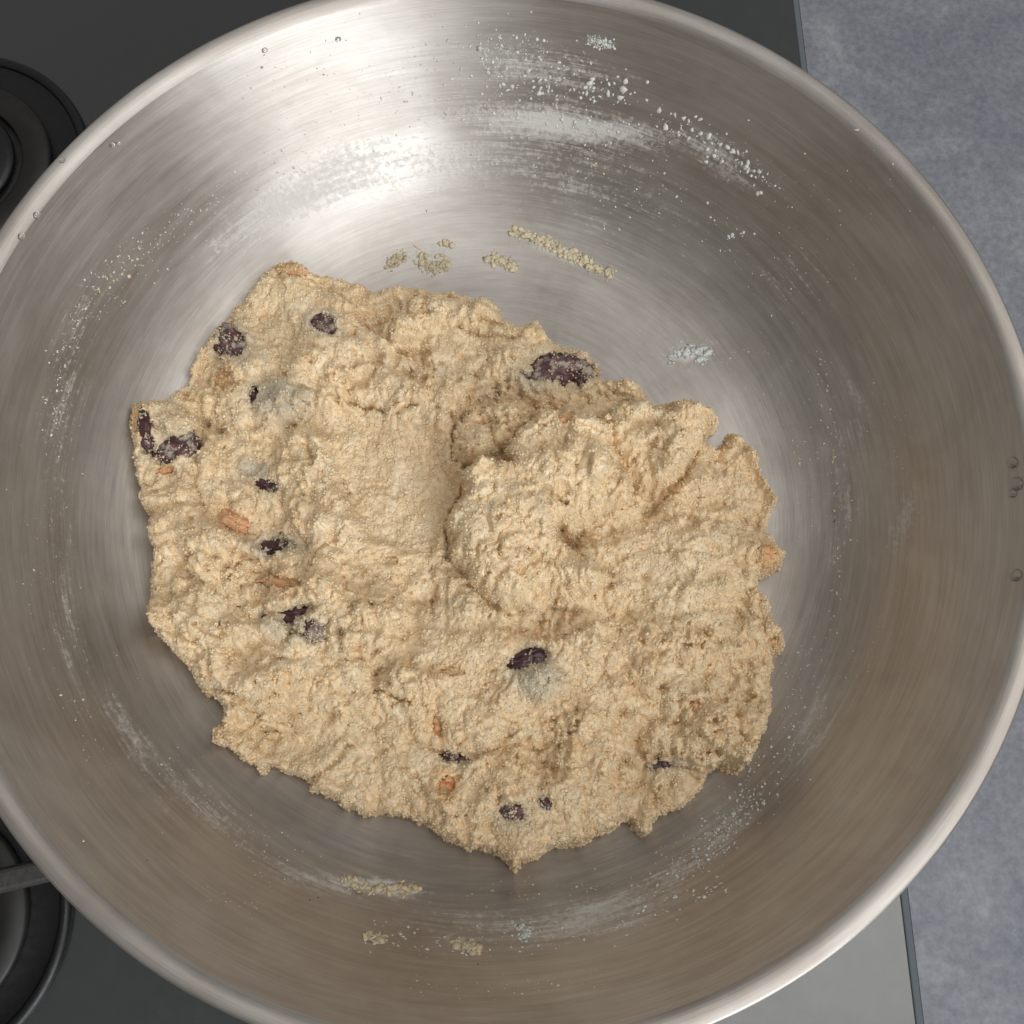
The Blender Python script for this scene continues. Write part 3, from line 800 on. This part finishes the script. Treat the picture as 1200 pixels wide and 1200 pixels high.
S.append(curve_scatter([(60,520),(70,430),(95,370)], 9, 160, 0.10, 0.55, WHITE)); S.append(curve_scatter([(110,365),(140,310),(170,290)], 14, 130, 0.1, 0.7, CREAM))
S.append(curve_scatter([(180,300),(260,240),(380,160),(500,130)], 24, 330, 0.06, 0.32, WHITE)); S.append(curve_scatter([(300,110),(360,75),(420,40)], 20, 60, 0.10, 0.4, WHITE * 0.6))
S.append(curve_scatter([(880,420),(940,500),(965,480)], 25, 60, 0.1, 0.4, CREAM)); S.append(curve_scatter([(952,410),(968,460),(980,540),(985,620),(980,700),(970,760)], 7, 170, 0.10, 0.6, CREAM))
S.append(curve_scatter([(935,500),(948,560),(960,640),(978,670)], 8, 90, 0.10, 0.5, CREAM)); S.append(curve_scatter([(1020,420),(1045,480),(1065,600),(1040,650)], 12, 120, 0.06, 0.3, WHITE))
S.append(curve_scatter([(1040,690),(1030,740),(990,800),(960,860)], 9, 90, 0.10, 0.5, CREAM)); S.append(curve_scatter([(945,755),(925,870),(880,930),(830,985),(760,1040)], 16, 520, 0.10, 0.6, WHITE))
S.append(scatter(865, 950, 60, 26, -45, 160, 0.15, 0.8, WHITE)); S.append(scatter(825, 1000, 50, 18, -40, 110, 0.15, 0.8, WHITE))
S.append(curve_scatter([(430,1095),(500,1105),(545,1108),(620,1105),(700,1090),(760,1070),(850,1040)], 9, 330, 0.10, 0.75, WHITE)); S.append(curve_scatter([(560,1040),(640,1045),(720,1035)], 9, 130, 0.08, 0.45, CREAM))
S.append(curve_scatter([(475,1150),(510,1155),(570,1162),(700,1150)], 7, 80, 0.10, 0.45, WHITE)); S.append(curve_scatter([(610,1085),(615,1095)], 9, 40, 0.15, 0.9, WHITE))
S.append(curve_scatter([(350,1020),(300,985),(240,940),(190,890)], 16, 260, 0.06, 0.4, WHITE)); S.append(curve_scatter([(235,1040),(260,1050),(320,1070)], 12, 40, 0.1, 0.5, CREAM))
S.append(scatter(85, 825, 18, 22, 0, 22, 0.12, 0.55, CREAM)); S.append(scatter(130, 880, 60, 90, -30, 120, 0.06, 0.3, WHITE)); S.append(scatter(60, 640, 50, 190, 0, 160, 0.06, 0.3, WHITE))
S.append(scatter(640, 290, 90, 24, 15, 130, 0.08, 0.4, CREAM)); S.append(scatter(500, 300, 90, 16, 0, 90, 0.08, 0.4, CREAM)); S.append(scatter(800, 415, 70, 26, 0, 60, 0.08, 0.4, WHITE))
S.append(scatter(820, 450, 200, 120, 40, 160, 0.05, 0.22, WHITE)); S.append(scatter(950, 420, 120, 200, 0, 180, 0.05, 0.24, WHITE)); S.append(scatter(1000, 250, 90, 110, 30, 130, 0.05, 0.26, WHITE))
S.append((np.array([(1003,152),(1046,192),(877,141),(97,555),(98,985),(943,180),(395,45)], float), np.array([.75,.45,.5,.6,.55,.4,.4]), np.tile(CREAM, (7, 1))))
S.append((np.array([(172,1008),(363,1055),(373,1052),(978,611),(500,247),(560,1130)], float), np.array([.38,.34,.3,.3,.3,.25]), np.tile(DARK, (6, 1))))
uv = np.vstack([s[0] for s in S]); sz = np.concatenate([s[1] for s in S]); cl = np.vstack([s[2] for s in S])
P = hit_pan(uv); N = pan_normal(P)
ok = np.hypot(P[:, 0], P[:, 1]) < 144
V1, F1_, C1 = lumps((P + N * (sz * 0.06)[:, None])[ok], sz[ok] * 0.74, cl[ok], 0.35, N[ok], 0.5, 0.4, 1.6)
me = np_mesh('flour_specks', V1 * MM, F1_); color_attr(me, 'tint', C1)
tag(link_mesh('flour_specks', me, CRUMB), 'fine white flour and dough specks dried on the pan walls', 'flour specks', kind='stuff')

# the larger smears, each a small cake of crumbs of its own
SMEARS = [([(602,273),(620,276),(640,285),(665,297),(690,310),(718,323)], 5.0, 230, 'long diagonal smear of pale dough crumbs on the bare pan floor'),
 ([(570,303),(585,306),(605,313)], 4.5, 80, 'short dough smear between the long diagonal smear and the dough lump'),
 ([(455,312),(465,302),(475,298)], 5.0, 46, 'faint dough smear with scraped edge above the dough, furthest from the long smear'),
 ([(490,300),(500,315),(515,312),(528,305)], 5.5, 60, 'thin streaky dough smear in the middle of three above the dough'),
 ([(518,284),(526,286)], 3.0, 18, 'tiny dab of dough crumbs above the thin streaky smear'),
 ([(785,420),(805,412),(828,410),(820,424)], 5.0, 90, 'pale floury smear near the jutting dough flap'),
 ([(400,1032),(425,1040),(450,1042),(475,1043),(490,1040)], 4.5, 120, 'thin greenish dough smear below the dough on the pan floor edge'),
 ([(532,1104),(545,1108),(558,1113)], 4.5, 60, 'rounded dough crumb stuck low on the pan wall below the dough tip'),
 ([(428,1096),(440,1100),(450,1098)], 3.5, 34, 'small dough crumb left of the rounded crumb on the pan wall'),
 ([(610,1086),(618,1092),(613,1096)], 4.0, 34, 'flaky white crumb cluster on the pan wall under the dough tip'),
 ([(690,47),(705,50),(716,54)], 4.5, 70, 'isolated bluish white flour smudge high on the pan wall')]
for pts, w, n, lab in SMEARS:
    a, s_, c_ = curve_scatter(pts, w * 0.66, int(n * 3.2), 0.10, 1.0, CREAM if 'flour' not in lab and 'white' not in lab else WHITE)
    P = hit_pan(a); N = pan_normal(P)
    if 'smudge' in lab: s_ = s_ * 0.5
    V1, F1_, C1 = lumps(P + N * (s_ * 0.15)[:, None], s_, c_, 0.40, N, 0.5, 0.4, 1.7)
    cen = V1.mean(0); me = np_mesh('dough_smear', (V1 - cen) * MM, F1_); color_attr(me, 'tint', C1)
    o = link_mesh('dough_smear', me, CRUMB); o.location = cen * MM
    tag(o, lab, 'dough smear', 'dough smears left on the pan')

m = Mat('water'); m.set(Base_Color=(1, 1, 1), Roughness=0.02, Transmission_Weight=1.0, IOR=1.33); WATER = m.m
DROPS = [(1187,542,1.6,'upper of three water drops grouped on the pan rim'),(1192,567,1.9,'largest of three water drops grouped on the pan rim'),(1187,578,1.3,'smallest of three water drops grouped on the pan rim'),
         (1191,674,1.7,'single flattened water drop alone on the pan rim'),(131,170,0.9,None),(138,168,0.8,None),(43,252,1.1,None),(25,277,1.1,None),(310,59,0.9,None),(396,46,0.9,None),(73,188,0.9,None)]
for u, v, r, lab in DROPS:
    P = hit_pan([(u, v)]); N = pan_normal(P)[0]
    bm = bmesh.new(); bmesh.ops.create_icosphere(bm, subdivisions=3, radius=1.0)
    q = Vector(N).to_track_quat('Z', 'Y').to_matrix()
    for vv in bm.verts:
        p = Vector((vv.co.x * r, vv.co.y * r * 0.85, max(vv.co.z, -0.12) * r * 0.55)); vv.co = (q @ p) * MM
    me = bpy.data.meshes.new('water_drop'); bm.to_mesh(me); bm.free()
    o = link_mesh('water_drop', me, WATER); o.location = P[0] * MM
    tag(o, lab or 'tiny clear water bead on the pan rim, nearest the dark hob burners', 'water drop', 'water drops on the pan rim')
